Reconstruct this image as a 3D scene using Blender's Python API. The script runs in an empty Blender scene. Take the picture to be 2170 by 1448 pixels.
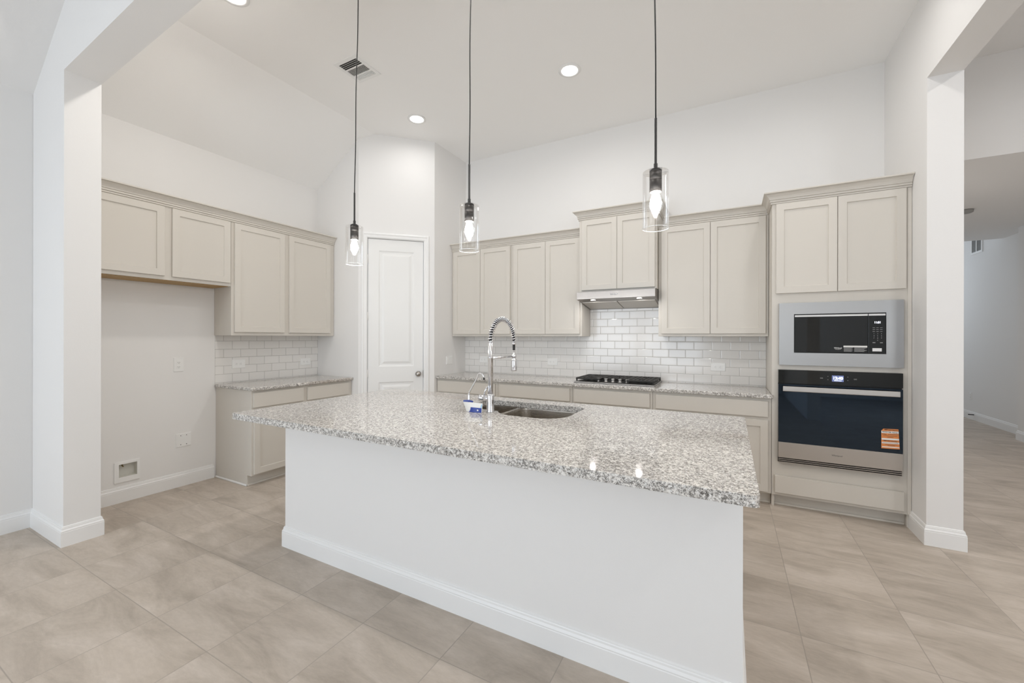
import bpy, bmesh, math, random
from mathutils import Vector, Matrix
from mathutils.geometry import tessellate_polygon
random.seed(7)
S = bpy.context.scene
COL = S.collection

# ------------------------------------------------------------------ camera
cam_d = bpy.data.cameras.new('camera'); cam = bpy.data.objects.new('camera', cam_d); COL.objects.link(cam)
cam_d.sensor_width = 36.0; cam_d.lens = 864.47 / 2170 * 36.0
cam_d.shift_y = -(724 - 715.45) / 2170; cam_d.clip_start = 0.05; cam_d.clip_end = 100
YAW, ROLL = 0.4895, 0.0019
cam.matrix_world = Matrix.Translation((0, 0, 1.4027)) @ Matrix.Rotation(YAW, 4, 'Z') @ Matrix.Rotation(math.pi/2, 4, 'X') @ Matrix.Rotation(ROLL, 4, 'Z')
S.camera = cam
# ------------------------------------------------------------------ view, world, daylight
S.view_settings.view_transform = 'Standard'; S.view_settings.look = 'None'
S.view_settings.exposure = -0.12; S.view_settings.gamma = 1.0; S.view_settings.use_curve_mapping = False
S.cycles.use_denoising = True
S.cycles.max_bounces = 14; S.cycles.diffuse_bounces = 8; S.cycles.glossy_bounces = 5
S.cycles.transparent_max_bounces = 16; S.cycles.caustics_reflective = False; S.cycles.caustics_refractive = False
W = bpy.data.worlds.new('sky'); S.world = W; W.use_nodes = True
bg = W.node_tree.nodes['Background']
bg.inputs[0].default_value = (0.62, 0.80, 1.0, 1); bg.inputs[1].default_value = 1.2

def area(name, loc, rot, sx, sy, power, color=(1, 1, 1), shape='RECTANGLE', spread=180):
    l = bpy.data.lights.new(name, 'AREA'); l.shape = shape; l.size = sx; l.size_y = sy
    l.energy = power; l.color = color; l.spread = math.radians(spread)
    o = bpy.data.objects.new(name, l); COL.objects.link(o); o.location = loc; o.rotation_euler = rot
    return o
DAY = (0.86, 0.93, 1.0)
WIN = [(-4.3, -2.6), (-2.4, -0.7), (1.42, 1.68)]          # windows of the dining end wall, behind the camera
WZ = [(.25, 2.75), (.25, 2.75), (.90, 2.40)]                  # two tall windows, and a narrow one at the hall end
for i, (a, b) in enumerate(WIN):
    area('window_daylight', ((a+b)/2, -4.05, sum(WZ[i])/2), (math.pi/2, 0, 0), b-a-.05, WZ[i][1]-WZ[i][0]-.1, (56, 62, 7)[i], (DAY, DAY, (.38, .60, 1.0))[i])
area('hall_fill', (3.46, -1.6, 1.7), (0, math.pi/2, 0), 2.0, 2.0, 46, (.93, .97, 1.0))  # added fill at an unseen side opening, brightens the near hall
area('entry_fill', (2.5, 11.9, 2.4), (-math.pi/2, 0, 0), 1.6, 1.2, 22, DAY)  # added unseen fill at the far end, lights the deep hall
WARM = (1.0, 0.972, 0.94)
RECESSED = [(-3.03, 3.457, 3), (-1.268, 3.468, 9), (-3.075, 1.605, 13), (0.50, 3.36, 6), (-1.268, 1.665, 9), (0.49, 1.665, 9)]

# ------------------------------------------------------------------ helpers
MW = {}
class MB:
    def __init__(s): s.v = []; s.f = []; s.sm = []
    def add(s, vs, fs, smooth=False):
        n = len(s.v); s.v += [tuple(p) for p in vs]; s.f += [tuple(n+i for i in f) for f in fs]; s.sm += [smooth]*len(fs); return s
    def box(s, x0, x1, y0, y1, z0, z1):
        if x0 > x1: x0, x1 = x1, x0
        if y0 > y1: y0, y1 = y1, y0
        if z0 > z1: z0, z1 = z1, z0
        v = [(x0,y0,z0),(x1,y0,z0),(x1,y1,z0),(x0,y1,z0),(x0,y0,z1),(x1,y0,z1),(x1,y1,z1),(x0,y1,z1)]
        return s.add(v, [(0,3,2,1),(4,5,6,7),(0,1,5,4),(1,2,6,5),(2,3,7,6),(3,0,4,7)])
    def prism(s, pts, axis, a, b):                       # polygon (ccw or cw) extruded along an axis
        def P(p, t):
            if axis == 'z': return (p[0], p[1], t)
            if axis == 'y': return (p[0], t, p[1])
            return (t, p[0], p[1])
        n = len(pts); v = [P(p, a) for p in pts] + [P(p, b) for p in pts]
        f = [tuple(range(n)), tuple(range(2*n-1, n-1, -1))] + [(i, (i+1) % n, n+(i+1) % n, n+i) for i in range(n)]
        return s.add(v, f)
    def lathe(s, prof, c=(0,0,0), seg=32, axis='z', smooth=True, cap=True):   # prof [(r,t)]
        v = []; f = []
        for r, t in prof:
            for k in range(seg):
                a = 2*math.pi*k/seg; x, y = r*math.cos(a), r*math.sin(a)
                p = {'z': (x, y, t), 'y': (x, t, y), 'x': (t, x, y)}[axis]
                v.append((c[0]+p[0], c[1]+p[1], c[2]+p[2]))
        for i in range(len(prof)-1):
            for k in range(seg):
                f.append((i*seg+k, i*seg+(k+1) % seg, (i+1)*seg+(k+1) % seg, (i+1)*seg+k))
        s.add(v, f, smooth)
        if cap:
            n = len(s.v) - len(v)
            for i in (0, len(prof)-1):
                if prof[i][0] > 1e-5:
                    s.f.append(tuple(n+i*seg+k for k in range(seg))); s.sm.append(False)
        return s
    def tube(s, pts, r, seg=12, cap=True):
        pts = [Vector(p) for p in pts]; n = len(pts); rr = r if isinstance(r, (list, tuple)) else [r]*n
        t0 = (pts[1]-pts[0]).normalized(); up = Vector((0,0,1)) if abs(t0.z) < .9 else Vector((1,0,0))
        u = t0.cross(up).normalized(); v = []
        for i, p in enumerate(pts):
            t = (pts[min(i+1, n-1)]-pts[max(i-1, 0)]).normalized()
            u = (u - t*u.dot(t)).normalized(); w = t.cross(u)
            for k in range(seg):
                a = 2*math.pi*k/seg; v.append(p + (u*math.cos(a)+w*math.sin(a))*rr[i])
        f = [(i*seg+k, i*seg+(k+1) % seg, (i+1)*seg+(k+1) % seg, (i+1)*seg+k) for i in range(n-1) for k in range(seg)]
        s.add(v, f, True)
        if cap:
            b = len(s.v)-len(v); s.f += [tuple(b+k for k in range(seg)), tuple(b+(n-1)*seg+k for k in range(seg))]; s.sm += [False, False]
        return s
    def sweep(s, path, prof, right=True, closed=False):   # profile (out, up) swept along a horizontal path with mitred corners
        P = [Vector((p[0], p[1])) for p in path]; z0 = path[0][2] if len(path[0]) > 2 else 0
        n = len(P); m = len(prof); v = []
        def nor(a, b):
            d = (b-a).normalized(); q = Vector((d.y, -d.x)); return q if right else -q
        for i in range(n):
            if i == 0: w = nor(P[0], P[1])
            elif i == n-1: w = nor(P[n-2], P[n-1])
            else:
                a, b = nor(P[i-1], P[i]), nor(P[i], P[i+1]); w = (a+b); w = w / (w.dot(a))
            for o, z in prof: v.append((P[i].x+w.x*o, P[i].y+w.y*o, z0+z))
        f = [(i*m+k, i*m+(k+1) % m, (i+1)*m+(k+1) % m, (i+1)*m+k) for i in range(n-1) for k in range(m)]
        f += [tuple(range(m)), tuple((n-1)*m+k for k in range(m))]
        return s.add(v, f)
    def holed(s, outer, holes, z0, z1):                    # flat slab with holes, outlines in xy
        loops = [outer]+holes
        tri = tessellate_polygon([[Vector((x, y, 0)) for x, y in l] for l in loops])
        flat = [p for l in loops for p in l]; n = len(flat)
        v = [(x, y, z1) for x, y in flat]+[(x, y, z0) for x, y in flat]
        f = [tuple(t) for t in tri]+[tuple(n+i for i in reversed(t)) for t in tri]; k = 0
        for l in loops:
            m = len(l); f += [(k+i, k+(i+1) % m, n+k+(i+1) % m, n+k+i) for i in range(m)]; k += m
        return s.add(v, f)
def wall_rects(u0, u1, z0, z1, holes):                     # rectangles of a wall around its openings
    us = sorted({u0, u1, *[h[i] for h in holes for i in (0, 1)]}); zs = sorted({z0, z1, *[h[i] for h in holes for i in (2, 3)]})
    out = []
    for a, b in zip(us, us[1:]):
        for c, d in zip(zs, zs[1:]):
            m, n = (a+b)/2, (c+d)/2
            if not any(h[0] < m < h[1] and h[2] < n < h[3] for h in holes): out.append((a, b, c, d))
    return out
def worldm(o): return MW.get(o.name, Matrix.Identity(4))
def obj(name, mb, mat, parent=None, local=False, bevel=0, seg=2, label=None, clean=True):
    me = bpy.data.meshes.new(name)
    vs = mb.v
    if parent is not None and not local:
        inv = worldm(parent).inverted(); vs = [tuple(inv @ Vector(p)) for p in vs]
    me.from_pydata(vs, [], mb.f)
    me.polygons.foreach_set('use_smooth', mb.sm); 
    bm = bmesh.new(); bm.from_mesh(me)
    if clean: bmesh.ops.remove_doubles(bm, verts=bm.verts, dist=1e-6)
    bmesh.ops.recalc_face_normals(bm, faces=bm.faces); bm.to_mesh(me); bm.free()
    me.materials.append(mat)
    o = bpy.data.objects.new(name, me); COL.objects.link(o)
    if parent is not None: o.parent = parent; MW[o.name] = worldm(parent)
    if bevel:
        b = o.modifiers.new('bevel', 'BEVEL'); b.width = bevel; b.segments = seg; b.limit_method = 'ANGLE'; b.angle_limit = math.radians(40); b.harden_normals = False
    if label: o['label'] = label
    return o
def thing(name, label, cat, loc=(0,0,0), rz=0, group=None):
    o = bpy.data.objects.new(name, None); COL.objects.link(o); o.empty_display_size = .1
    o.location = loc; o.rotation_euler = (0, 0, rz)
    MW[o.name] = Matrix.Translation(loc) @ Matrix.Rotation(rz, 4, 'Z')
    o['label'] = label; o['category'] = cat
    if group: o['group'] = group
    return o
def tag(o, label, cat, group=None):
    o['label'] = label; o['category'] = cat
    if group: o['group'] = group
    return o
def struct(name, mb, mat, parent=None, bevel=0, label=None):
    o = obj(name, mb, mat, parent, bevel=bevel, label=label)
    if parent is None: o['kind'] = 'structure'
    return o
def text(body, size, mat, parent, loc, name='lettering', rz=0, tilt=0, align='CENTER', bold=0, wide=1.0, depth=0.0004, label=None):
    c = bpy.data.curves.new(name, 'FONT'); c.body = body; c.size = size; c.align_x = align; c.align_y = 'CENTER'
    c.extrude = depth; c.offset = bold; c.resolution_u = 3
    t = bpy.data.objects.new('tmp_text', c); COL.objects.link(t)
    dg = bpy.context.evaluated_depsgraph_get(); me = bpy.data.meshes.new_from_object(t.evaluated_get(dg))
    bpy.data.objects.remove(t)
    M = Matrix.Translation(loc) @ Matrix.Rotation(rz, 4, 'Z') @ Matrix.Rotation(math.pi/2, 4, 'X') @ Matrix.Rotation(tilt, 4, 'Z') @ Matrix.Diagonal((wide, 1, 1, 1))
    me.transform(worldm(parent).inverted() @ M); me.name = name; me.materials.clear(); me.materials.append(mat)
    o = bpy.data.objects.new(name, me); COL.objects.link(o); o.parent = parent; MW[o.name] = worldm(parent)
    if label: o['label'] = label
    return o

# ------------------------------------------------------------------ materials
def mat(name, col, rough=.5, metal=0, spec=.5, bump=0, bscale=200, emit=None, es=0, aniso=0, coat=0):
    m = bpy.data.materials.new(name); m.use_nodes = True; nt = m.node_tree; b = nt.nodes['Principled BSDF']
    b.inputs['Base Color'].default_value = (*col, 1); b.inputs['Roughness'].default_value = rough; b.inputs['Metallic'].default_value = metal
    b.inputs['Specular IOR Level'].default_value = spec; b.inputs['Coat Weight'].default_value = coat
    if aniso: b.inputs['Anisotropic'].default_value = aniso
    if emit: b.inputs['Emission Color'].default_value = (*emit, 1); b.inputs['Emission Strength'].default_value = es
    tc = nt.nodes.new('ShaderNodeTexCoord'); n = nt.nodes.new('ShaderNodeTexNoise')
    n.inputs['Scale'].default_value = bscale; n.inputs['Detail'].default_value = 3
    nt.links.new(tc.outputs['Object'], n.inputs['Vector'])
    if bump:
        bp = nt.nodes.new('ShaderNodeBump'); bp.inputs['Strength'].default_value = bump; bp.inputs['Distance'].default_value = .002
        nt.links.new(n.outputs[0], bp.inputs['Height']); nt.links.new(bp.outputs[0], b.inputs['Normal'])
    else:                                            # faint variation of the gloss
        r = nt.nodes.new('ShaderNodeMapRange'); r.inputs[3].default_value = max(0, rough*.93); r.inputs[4].default_value = min(1, rough*1.07)
        nt.links.new(n.outputs[0], r.inputs[0]); nt.links.new(r.outputs[0], b.inputs['Roughness'])
    return m
def mk(nt, t, **kw):
    n = nt.nodes.new(t)
    for k, v in kw.items():
        if k.startswith('i_'): n.inputs[int(k[2:])].default_value = v
        else: setattr(n, k, v)
    return n
def brushed(name, col, rough, axis=0):
    m = mat(name, col, rough, 1.0); nt = m.node_tree; b = nt.nodes['Principled BSDF']
    tc = mk(nt, 'ShaderNodeTexCoord'); mp = mk(nt, 'ShaderNodeMapping'); sc = [900, 900, 900]; sc[axis] = 6
    mp.inputs['Scale'].default_value = sc; n = mk(nt, 'ShaderNodeTexNoise'); n.inputs['Scale'].default_value = 1; n.inputs['Detail'].default_value = 2
    r = mk(nt, 'ShaderNodeMapRange'); r.inputs[3].default_value = rough*.8; r.inputs[4].default_value = rough*1.25
    nt.links.new(tc.outputs['Object'], mp.inputs[0]); nt.links.new(mp.outputs[0], n.inputs['Vector']); nt.links.new(n.outputs[0], r.inputs[0]); nt.links.new(r.outputs[0], b.inputs['Roughness'])
    bp = mk(nt, 'ShaderNodeBump'); bp.inputs['Strength'].default_value = .06; bp.inputs['Distance'].default_value = .001
    nt.links.new(n.outputs[0], bp.inputs['Height']); nt.links.new(bp.outputs[0], b.inputs['Normal'])
    b.inputs['Anisotropic'].default_value = .75; tn = mk(nt, 'ShaderNodeTangent', direction_type='RADIAL', axis='Z'); nt.links.new(tn.outputs[0], b.inputs['Tangent'])
    return m
M_WALL = mat('wall_paint', (.80, .792, .782), .85, bump=.12, bscale=160)
M_CEIL = mat('ceiling_paint', (.91, .908, .902), .9, bump=.15, bscale=140)
M_TRIM = mat('trim_paint', (.84, .84, .835), .35)
M_DOOR = mat('door_paint', (.82, .82, .81), .38)
M_CAB = mat('cabinet_paint', (.638, .604, .551), .42)
M_WOOD = mat('raw_birch', (.42, .27, .11), .6)
M_STEEL = brushed('brushed_steel', (.37, .36, .35), .36, 0)
M_BAR = brushed('satin_steel_bar', (.56, .53, .50), .34, 0)
M_SINK = brushed('sink_steel', (.50, .46, .41), .26, 0)
M_CHROME = mat('chrome', (.80, .80, .82), .10, 1.0)
M_BLACKGLASS = mat('black_glass', (.005, .006, .006), .03, 0, .55)
M_OVENGLASS = mat('oven_glass', (.004, .006, .010), .03, 0, .75); M_OVENGLASS.node_tree.nodes['Principled BSDF'].inputs['Specular Tint'].default_value = (.55, .75, 1, 1)  # blue tint puts a bluish room reflection into the glass colour
M_BLACK = mat('black_metal', (.010, .010, .010), .55)
M_SOCKET = mat('bronze_black_socket', (.05, .045, .042), .40, .5)
M_IRON = mat('cast_iron', (.018, .017, .015), .55, bump=.2, bscale=400)
M_GRILLE = mat('filter_mesh', (.60, .57, .53), .4, .8, bump=.6, bscale=900)
M_PLATE = mat('white_plastic', (.84, .84, .83), .3)
M_SLOT = mat('dark_slot', (.05, .05, .05), .6)
M_NICKEL = mat('satin_nickel', (.46, .43, .40), .28, 1.0)
M_RUBBER = mat('black_rubber', (.02, .02, .02), .6)
M_FAINT = mat('pale_slot', (.30, .295, .285), .5)
M_DUCT = mat('duct_dark', (.03, .028, .025), .7)
M_LED = mat('lamp_diffuser', (.9, .9, .9), .5, emit=(1, .97, .93), es=9)
M_BULB = mat('glowing_bulb', (.9, .9, .9), .5, emit=(1, .975, .945), es=225)
M_HOODLED = mat('hood_lamp_lens', (.9, .9, .9), .4, emit=(1, .97, .93), es=6)
M_DISPLAY = mat('display_digits', (.9, .9, 1), .4, emit=(.85, .90, 1), es=2.2)
M_PANEL = mat('display_panel', (.12, .15, .3), .2, emit=(.16, .2, .42), es=.5)
M_WHITEINK = mat('white_print', (.78, .78, .78), .5)
M_GREYINK = mat('grey_print', (.32, .32, .32), .5)
M_DARKINK = mat('dark_print', (.10, .06, .04), .6)
M_ORANGE = mat('orange_sticker', (.72, .25, .07), .5)
M_PAPER = mat('white_paper', (.80, .80, .78), .6)
M_BLUE = mat('blue_print', (.03, .06, .30), .4)
M_SKYBLUE = mat('light_blue_print', (.35, .60, .80), .4)
M_DRYWALL = mat('cavity_grey', (.68, .67, .62), .8, bump=.3, bscale=60)

def thin_glass(name, tint=(1, 1, 1), gl=.9):
    m = bpy.data.materials.new(name); m.use_nodes = True; nt = m.node_tree; nt.nodes.remove(nt.nodes['Principled BSDF'])
    out = nt.nodes['Material Output']; tr = mk(nt, 'ShaderNodeBsdfTransparent'); tr.inputs[0].default_value = (*tint, 1)
    g = mk(nt, 'ShaderNodeBsdfGlossy'); g.inputs['Roughness'].default_value = .02; g.inputs[0].default_value = (1, 1, 1, 1)
    lw = mk(nt, 'ShaderNodeFresnel'); lw.inputs[0].default_value = 1.5
    geo = mk(nt, 'ShaderNodeMath', operation='MULTIPLY'); geo.inputs[1].default_value = gl
    mx = mk(nt, 'ShaderNodeMixShader')
    nt.links.new(lw.outputs[0], geo.inputs[0]); nt.links.new(geo.outputs[0], mx.inputs[0]); nt.links.new(tr.outputs[0], mx.inputs[1]); nt.links.new(g.outputs[0], mx.inputs[2]); nt.links.new(mx.outputs[0], out.inputs[0])
    return m
M_GLASS = thin_glass('clear_glass', (.993, .994, .994), .50)
M_BULBGLASS = thin_glass('bulb_glass', (.995, .995, .99), .35)
M_GLASSRIM = mat('glass_rim', (.85, .87, .87), .12, 0, 1)

def granite():
    m = bpy.data.materials.new('granite'); m.use_nodes = True; nt = m.node_tree; b = nt.nodes['Principled BSDF']; L = nt.links.new
    tc = mk(nt, 'ShaderNodeTexCoord'); mp = mk(nt, 'ShaderNodeMapping'); mp.inputs['Scale'].default_value = (1.15, 1.06, 1.15); mp.inputs['Rotation'].default_value = (0, 0, .25)
    L(tc.outputs['Object'], mp.inputs[0])
    def noise(sc, det, dist, rough=.5):
        n = mk(nt, 'ShaderNodeTexNoise'); n.inputs['Scale'].default_value = sc; n.inputs['Detail'].default_value = det
        n.inputs['Distortion'].default_value = dist; n.inputs['Roughness'].default_value = rough; L(mp.outputs[0], n.inputs['Vector']); return n.outputs[0]
    def ridge(src, c, w):                               # 1 on the contour src == c
        a = mk(nt, 'ShaderNodeMath', operation='SUBTRACT'); L(src, a.inputs[0]); a.inputs[1].default_value = c
        d = mk(nt, 'ShaderNodeMath', operation='ABSOLUTE'); L(a.outputs[0], d.inputs[0])
        r = mk(nt, 'ShaderNodeMapRange', interpolation_type='SMOOTHSTEP'); L(d.outputs[0], r.inputs[0]); r.inputs[1].default_value = w*.35; r.inputs[2].default_value = w; r.inputs[3].default_value = 1; r.inputs[4].default_value = 0
        return r.outputs[0]
    def step(src, a, c, lo=0., hi=1.):
        r = mk(nt, 'ShaderNodeMapRange', interpolation_type='SMOOTHSTEP'); L(src, r.inputs[0]); r.inputs[1].default_value = a; r.inputs[2].default_value = c; r.inputs[3].default_value = lo; r.inputs[4].default_value = hi; return r.outputs[0]
    def mul(a, c):
        n = mk(nt, 'ShaderNodeMath', operation='MULTIPLY'); L(a, n.inputs[0]); (L(c, n.inputs[1]) if not isinstance(c, float) else setattr(n.inputs[1], 'default_value', c)); return n.outputs[0]
    def mx(a, c, f):
        n = mk(nt, 'ShaderNodeMix', data_type='RGBA'); L(f, n.inputs[0])
        for s_, k in ((a, 6), (c, 7)):
            if isinstance(s_, tuple): n.inputs[k].default_value = (*s_, 1)
            else: L(s_, n.inputs[k])
        return n.outputs[2]
    worms = ridge(noise(80, 2, 1.3), .5, .070); gate = step(noise(45, 2, .5), .40, .52)
    worms2 = ridge(noise(115, 1, 1.0), .5, .060); gate2 = step(noise(60, 1, .3), .45, .56)
    patches = step(noise(120, 2, .8), .55, .61)
    brown = step(noise(1.5, 2, .3), .56, .72)
    base = mx((.78, .755, .72), (.62, .59, .555), step(noise(60, 3, .3), .42, .62))
    base = mx(base, (.45, .36, .28), mul(brown, .5))
    c = mx(base, (.16, .145, .13), mul(patches, .6))
    c = mx(c, (.065, .058, .052), mul(mul(worms, gate), .80)); c = mx(c, (.09, .085, .08), mul(mul(worms2, gate2), .7))
    c = mx(c, (.84, .84, .83), mul(step(noise(95, 1, .4), .60, .66), .6))
    L(c, b.inputs['Base Color']); b.inputs['Roughness'].default_value = .045; b.inputs['Specular IOR Level'].default_value = .5
    bp = mk(nt, 'ShaderNodeBump'); bp.inputs['Strength'].default_value = .02; L(patches, bp.inputs['Height']); L(bp.outputs[0], b.inputs['Normal'])
    return m
M_GRANITE = granite()

def floor_mat():
    m = bpy.data.materials.new('floor_tile'); m.use_nodes = True; nt = m.node_tree; b = nt.nodes['Principled BSDF']; L = nt.links.new
    tc = mk(nt, 'ShaderNodeTexCoord'); sp = mk(nt, 'ShaderNodeSeparateXYZ'); L(tc.outputs['Object'], sp.inputs[0])
    def M(op, a, c=None, d=None):
        n = mk(nt, 'ShaderNodeMath', operation=op)
        for i, s_ in enumerate((a, c, d)):
            if s_ is None: continue
            if isinstance(s_, (int, float)): n.inputs[i].default_value = s_
            else: L(s_, n.inputs[i])
        return n.outputs[0]
    def grid(src, off, size):
        t = M('DIVIDE', M('SUBTRACT', src, off), size); fr = M('FRACT', M('ADD', t, 100.0)); d = M('MULTIPLY', M('SUBTRACT', .5, M('ABSOLUTE', M('SUBTRACT', fr, .5))), size)
        return d, M('FLOOR', t)
    dx, ix = grid(sp.outputs[0], .30, .4705); dy, iy = grid(sp.outputs[1], .965, .4575)
    gr = M('MINIMUM', dx, dy)
    g = mk(nt, 'ShaderNodeMapRange', interpolation_type='SMOOTHSTEP'); L(gr, g.inputs[0]); g.inputs[1].default_value = .0012; g.inputs[2].default_value = .0028; g.inputs[3].default_value = 1; g.inputs[4].default_value = 0
    cell = mk(nt, 'ShaderNodeCombineXYZ'); L(ix, cell.inputs[0]); L(iy, cell.inputs[1])
    wn = mk(nt, 'ShaderNodeTexWhiteNoise'); L(cell.outputs[0], wn.inputs['Vector'])
    # every tile shows its own piece of the same soft streaked print
    off = mk(nt, 'ShaderNodeVectorMath', operation='SCALE'); L(wn.outputs['Color'], off.inputs[0]); off.inputs['Scale'].default_value = 30
    ad = mk(nt, 'ShaderNodeVectorMath', operation='ADD'); L(tc.outputs['Object'], ad.inputs[0]); L(off.outputs[0], ad.inputs[1])
    mp = mk(nt, 'ShaderNodeMapping'); L(ad.outputs[0], mp.inputs[0]); mp.inputs['Rotation'].default_value = (0, 0, .45); mp.inputs['Scale'].default_value = (1.6, 5.0, 1)
    def noise(sc, det, dist=0., ro=.5):
        n = mk(nt, 'ShaderNodeTexNoise'); L(mp.outputs[0], n.inputs['Vector']); n.inputs['Scale'].default_value = sc; n.inputs['Detail'].default_value = det; n.inputs['Distortion'].default_value = dist; n.inputs['Roughness'].default_value = ro; return n.outputs[0]
    r = mk(nt, 'ShaderNodeValToRGB'); L(noise(1.25, 7, .7, .64), r.inputs[0])
    e = r.color_ramp.elements; e[0].position = .30; e[0].color = (.40, .345, .29, 1); e[1].position = .68; e[1].color = (.60, .53, .465, 1)
    k = e.new(.50); k.color = (.515, .45, .385, 1)
    fine = mk(nt, 'ShaderNodeMix', data_type='RGBA', blend_type='MULTIPLY'); fine.inputs[0].default_value = .35
    r2 = mk(nt, 'ShaderNodeValToRGB'); L(noise(14, 5, 0, .7), r2.inputs[0]); r2.color_ramp.elements[0].position = .3; r2.color_ramp.elements[0].color = (.72, .71, .70, 1); r2.color_ramp.elements[1].position = .65; r2.color_ramp.elements[1].color = (1, 1, 1, 1)
    L(r.outputs[0], fine.inputs[6]); L(r2.outputs[0], fine.inputs[7])
    tint = mk(nt, 'ShaderNodeMapRange'); L(wn.outputs['Value'], tint.inputs[0]); tint.inputs[3].default_value = .96; tint.inputs[4].default_value = 1.03
    t2 = mk(nt, 'ShaderNodeVectorMath', operation='SCALE'); L(fine.outputs[2], t2.inputs[0]); L(tint.outputs[0], t2.inputs['Scale'])
    mix = mk(nt, 'ShaderNodeMix', data_type='RGBA'); L(g.outputs[0], mix.inputs[0]); L(t2.outputs[0], mix.inputs[6]); mix.inputs[7].default_value = (.375, .33, .285, 1)
    L(mix.outputs[2], b.inputs['Base Color']); b.inputs['Roughness'].default_value = .52; b.inputs['Specular IOR Level'].default_value = .35
    bp = mk(nt, 'ShaderNodeBump'); bp.inputs['Strength'].default_value = .25; bp.inputs['Distance'].default_value = .002; inv = M('SUBTRACT', 1.0, g.outputs[0]); L(inv, bp.inputs['Height']); L(bp.outputs[0], b.inputs['Normal'])
    return m
M_FLOOR = floor_mat()
def subway(name, axis, phase):
    m = bpy.data.materials.new(name); m.use_nodes = True; nt = m.node_tree; b = nt.nodes['Principled BSDF']; L = nt.links.new
    tc = mk(nt, 'ShaderNodeTexCoord'); sp = mk(nt, 'ShaderNodeSeparateXYZ'); L(tc.outputs['Object'], sp.inputs[0])
    c = mk(nt, 'ShaderNodeCombineXYZ'); a1 = mk(nt, 'ShaderNodeMath', operation='ADD'); a2 = mk(nt, 'ShaderNodeMath', operation='ADD')
    L(sp.outputs[axis], a1.inputs[0]); a1.inputs[1].default_value = -phase + .165*60; L(sp.outputs[2], a2.inputs[0]); a2.inputs[1].default_value = -1.023 + .0845*20
    L(a1.outputs[0], c.inputs[0]); L(a2.outputs[0], c.inputs[1])
    def brick(ms, smooth):
        k = mk(nt, 'ShaderNodeTexBrick'); k.offset = .5; k.offset_frequency = 2; L(c.outputs[0], k.inputs['Vector'])
        k.inputs['Scale'].default_value = 1; k.inputs['Brick Width'].default_value = .165; k.inputs['Row Height'].default_value = .0845
        k.inputs['Mortar Size'].default_value = ms; k.inputs['Mortar Smooth'].default_value = smooth; k.inputs['Bias'].default_value = 0; return k
    k = brick(.0016, .1); k.inputs['Color1'].default_value = (.80, .785, .765, 1); k.inputs['Color2'].default_value = (.77, .755, .735, 1); k.inputs['Mortar'].default_value = (.40, .385, .365, 1)
    L(k.outputs['Color'], b.inputs['Base Color']); b.inputs['Roughness'].default_value = .12
    k2 = brick(.008, 1.0); iv = mk(nt, 'ShaderNodeMath', operation='SUBTRACT'); iv.inputs[0].default_value = 1; L(k2.outputs['Fac'], iv.inputs[1])
    n = mk(nt, 'ShaderNodeTexNoise'); n.inputs['Scale'].default_value = 9; n.inputs['Detail'].default_value = 1; L(tc.outputs['Object'], n.inputs['Vector'])
    s_ = mk(nt, 'ShaderNodeMath', operation='MULTIPLY_ADD'); L(n.outputs[0], s_.inputs[0]); s_.inputs[1].default_value = .35; L(iv.outputs[0], s_.inputs[2])
    bp = mk(nt, 'ShaderNodeBump'); bp.inputs['Strength'].default_value = .35; bp.inputs['Distance'].default_value = .003; L(s_.outputs[0], bp.inputs['Height']); L(bp.outputs[0], b.inputs['Normal'])
    return m
M_TILE_BACK = subway('subway_tile_back', 0, -1.4775)
M_TILE_LEFT = subway('subway_tile_left', 1, 2.282 - .0825)

# ------------------------------------------------------------------ the room
YB, XR, XR2, XP, XL, HC, YP, YQ = 4.642, 1.184, 1.364, -3.197, -4.546, 3.80, 3.972, 3.3585
XG = -3.821                                              # pantry corner beside the left wall
YH0, YH1, XJ = .996, 1.18, -3.922                       # stub wall between dining and kitchen
YE = 3.774; XH, XH2 = 3.52, 3.715
struct('floor', MB().box(-4.7, 4.0, -4.3, 12.2, -.1, 0), M_FLOOR)
w = MB()
for a, b, c, d in wall_rects(-4.2, YQ+.2, 0, 3.26, [(1.476, 1.600, .208, .322)]): w.box(XL-.12, XL, a, b, c, d)
w.box(XL-.12, XL-.10, 1.40, 1.68, .15, .40)
struct('wall_left', w, M_WALL)
w = MB()                                                # stub and the header over the wide opening
w.prism([(XL+.002, 0), (XJ, 0), (XJ, 3.187), (-2.4, 3.270), (XR-.002, 3.270), (XR-.002, 4.0), (XL+.002, 4.0)], 'y', YH0, YH1)
struct('wall_divider', w, M_WALL)
struct('wall_back', MB().box(XP-1.3, XR+.02, YB, YB+.12, 0, 3.95), M_WALL)
w = MB().box(XR, XR2, YE, YB+.12, 0, 4.0).box(XR, XR2, -.6, YE, 3.175, 4.0).box(XR, XR2, -4.2, -.6, 0, 4.0)
struct('wall_right', w, M_WALL)
w = MB().prism([(XL, YQ), (XG, YQ), (XG-.08, YQ+.10), (XL, YQ+.10)], 'z', 0, 3.9)
struct('wall_pantry_left', w, M_WALL)
w = MB().prism([(XP, YP), (XP, YB+.1), (XP-.1, YB+.1), (XP-.1, YP+.08)], 'z', 0, 3.95)
struct('wall_pantry_right', w, M_WALL)
T = Vector((XP-XG, YP-YQ, 0)); LD = T.length; T.normalize(); ND = Vector((T.y, -T.x, 0))
ANG = math.atan2(T.y, T.x)
def DG(s, o, z): p = Vector((XG, YQ, 0)) + T*s + ND*o; return (p.x, p.y, z)
w = MB()
def dbox(mb, s0, s1, o0, o1, z0, z1):
    v = [DG(s, o, z) for z in (z0, z1) for s, o in ((s0, o0), (s1, o0), (s1, o1), (s0, o1))]
    mb.add(v, [(0,3,2,1),(4,5,6,7),(0,1,5,4),(1,2,6,5),(2,3,7,6),(3,0,4,7)]); return mb
DS0, DS1, DZ = .103, .741, 2.567
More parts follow.
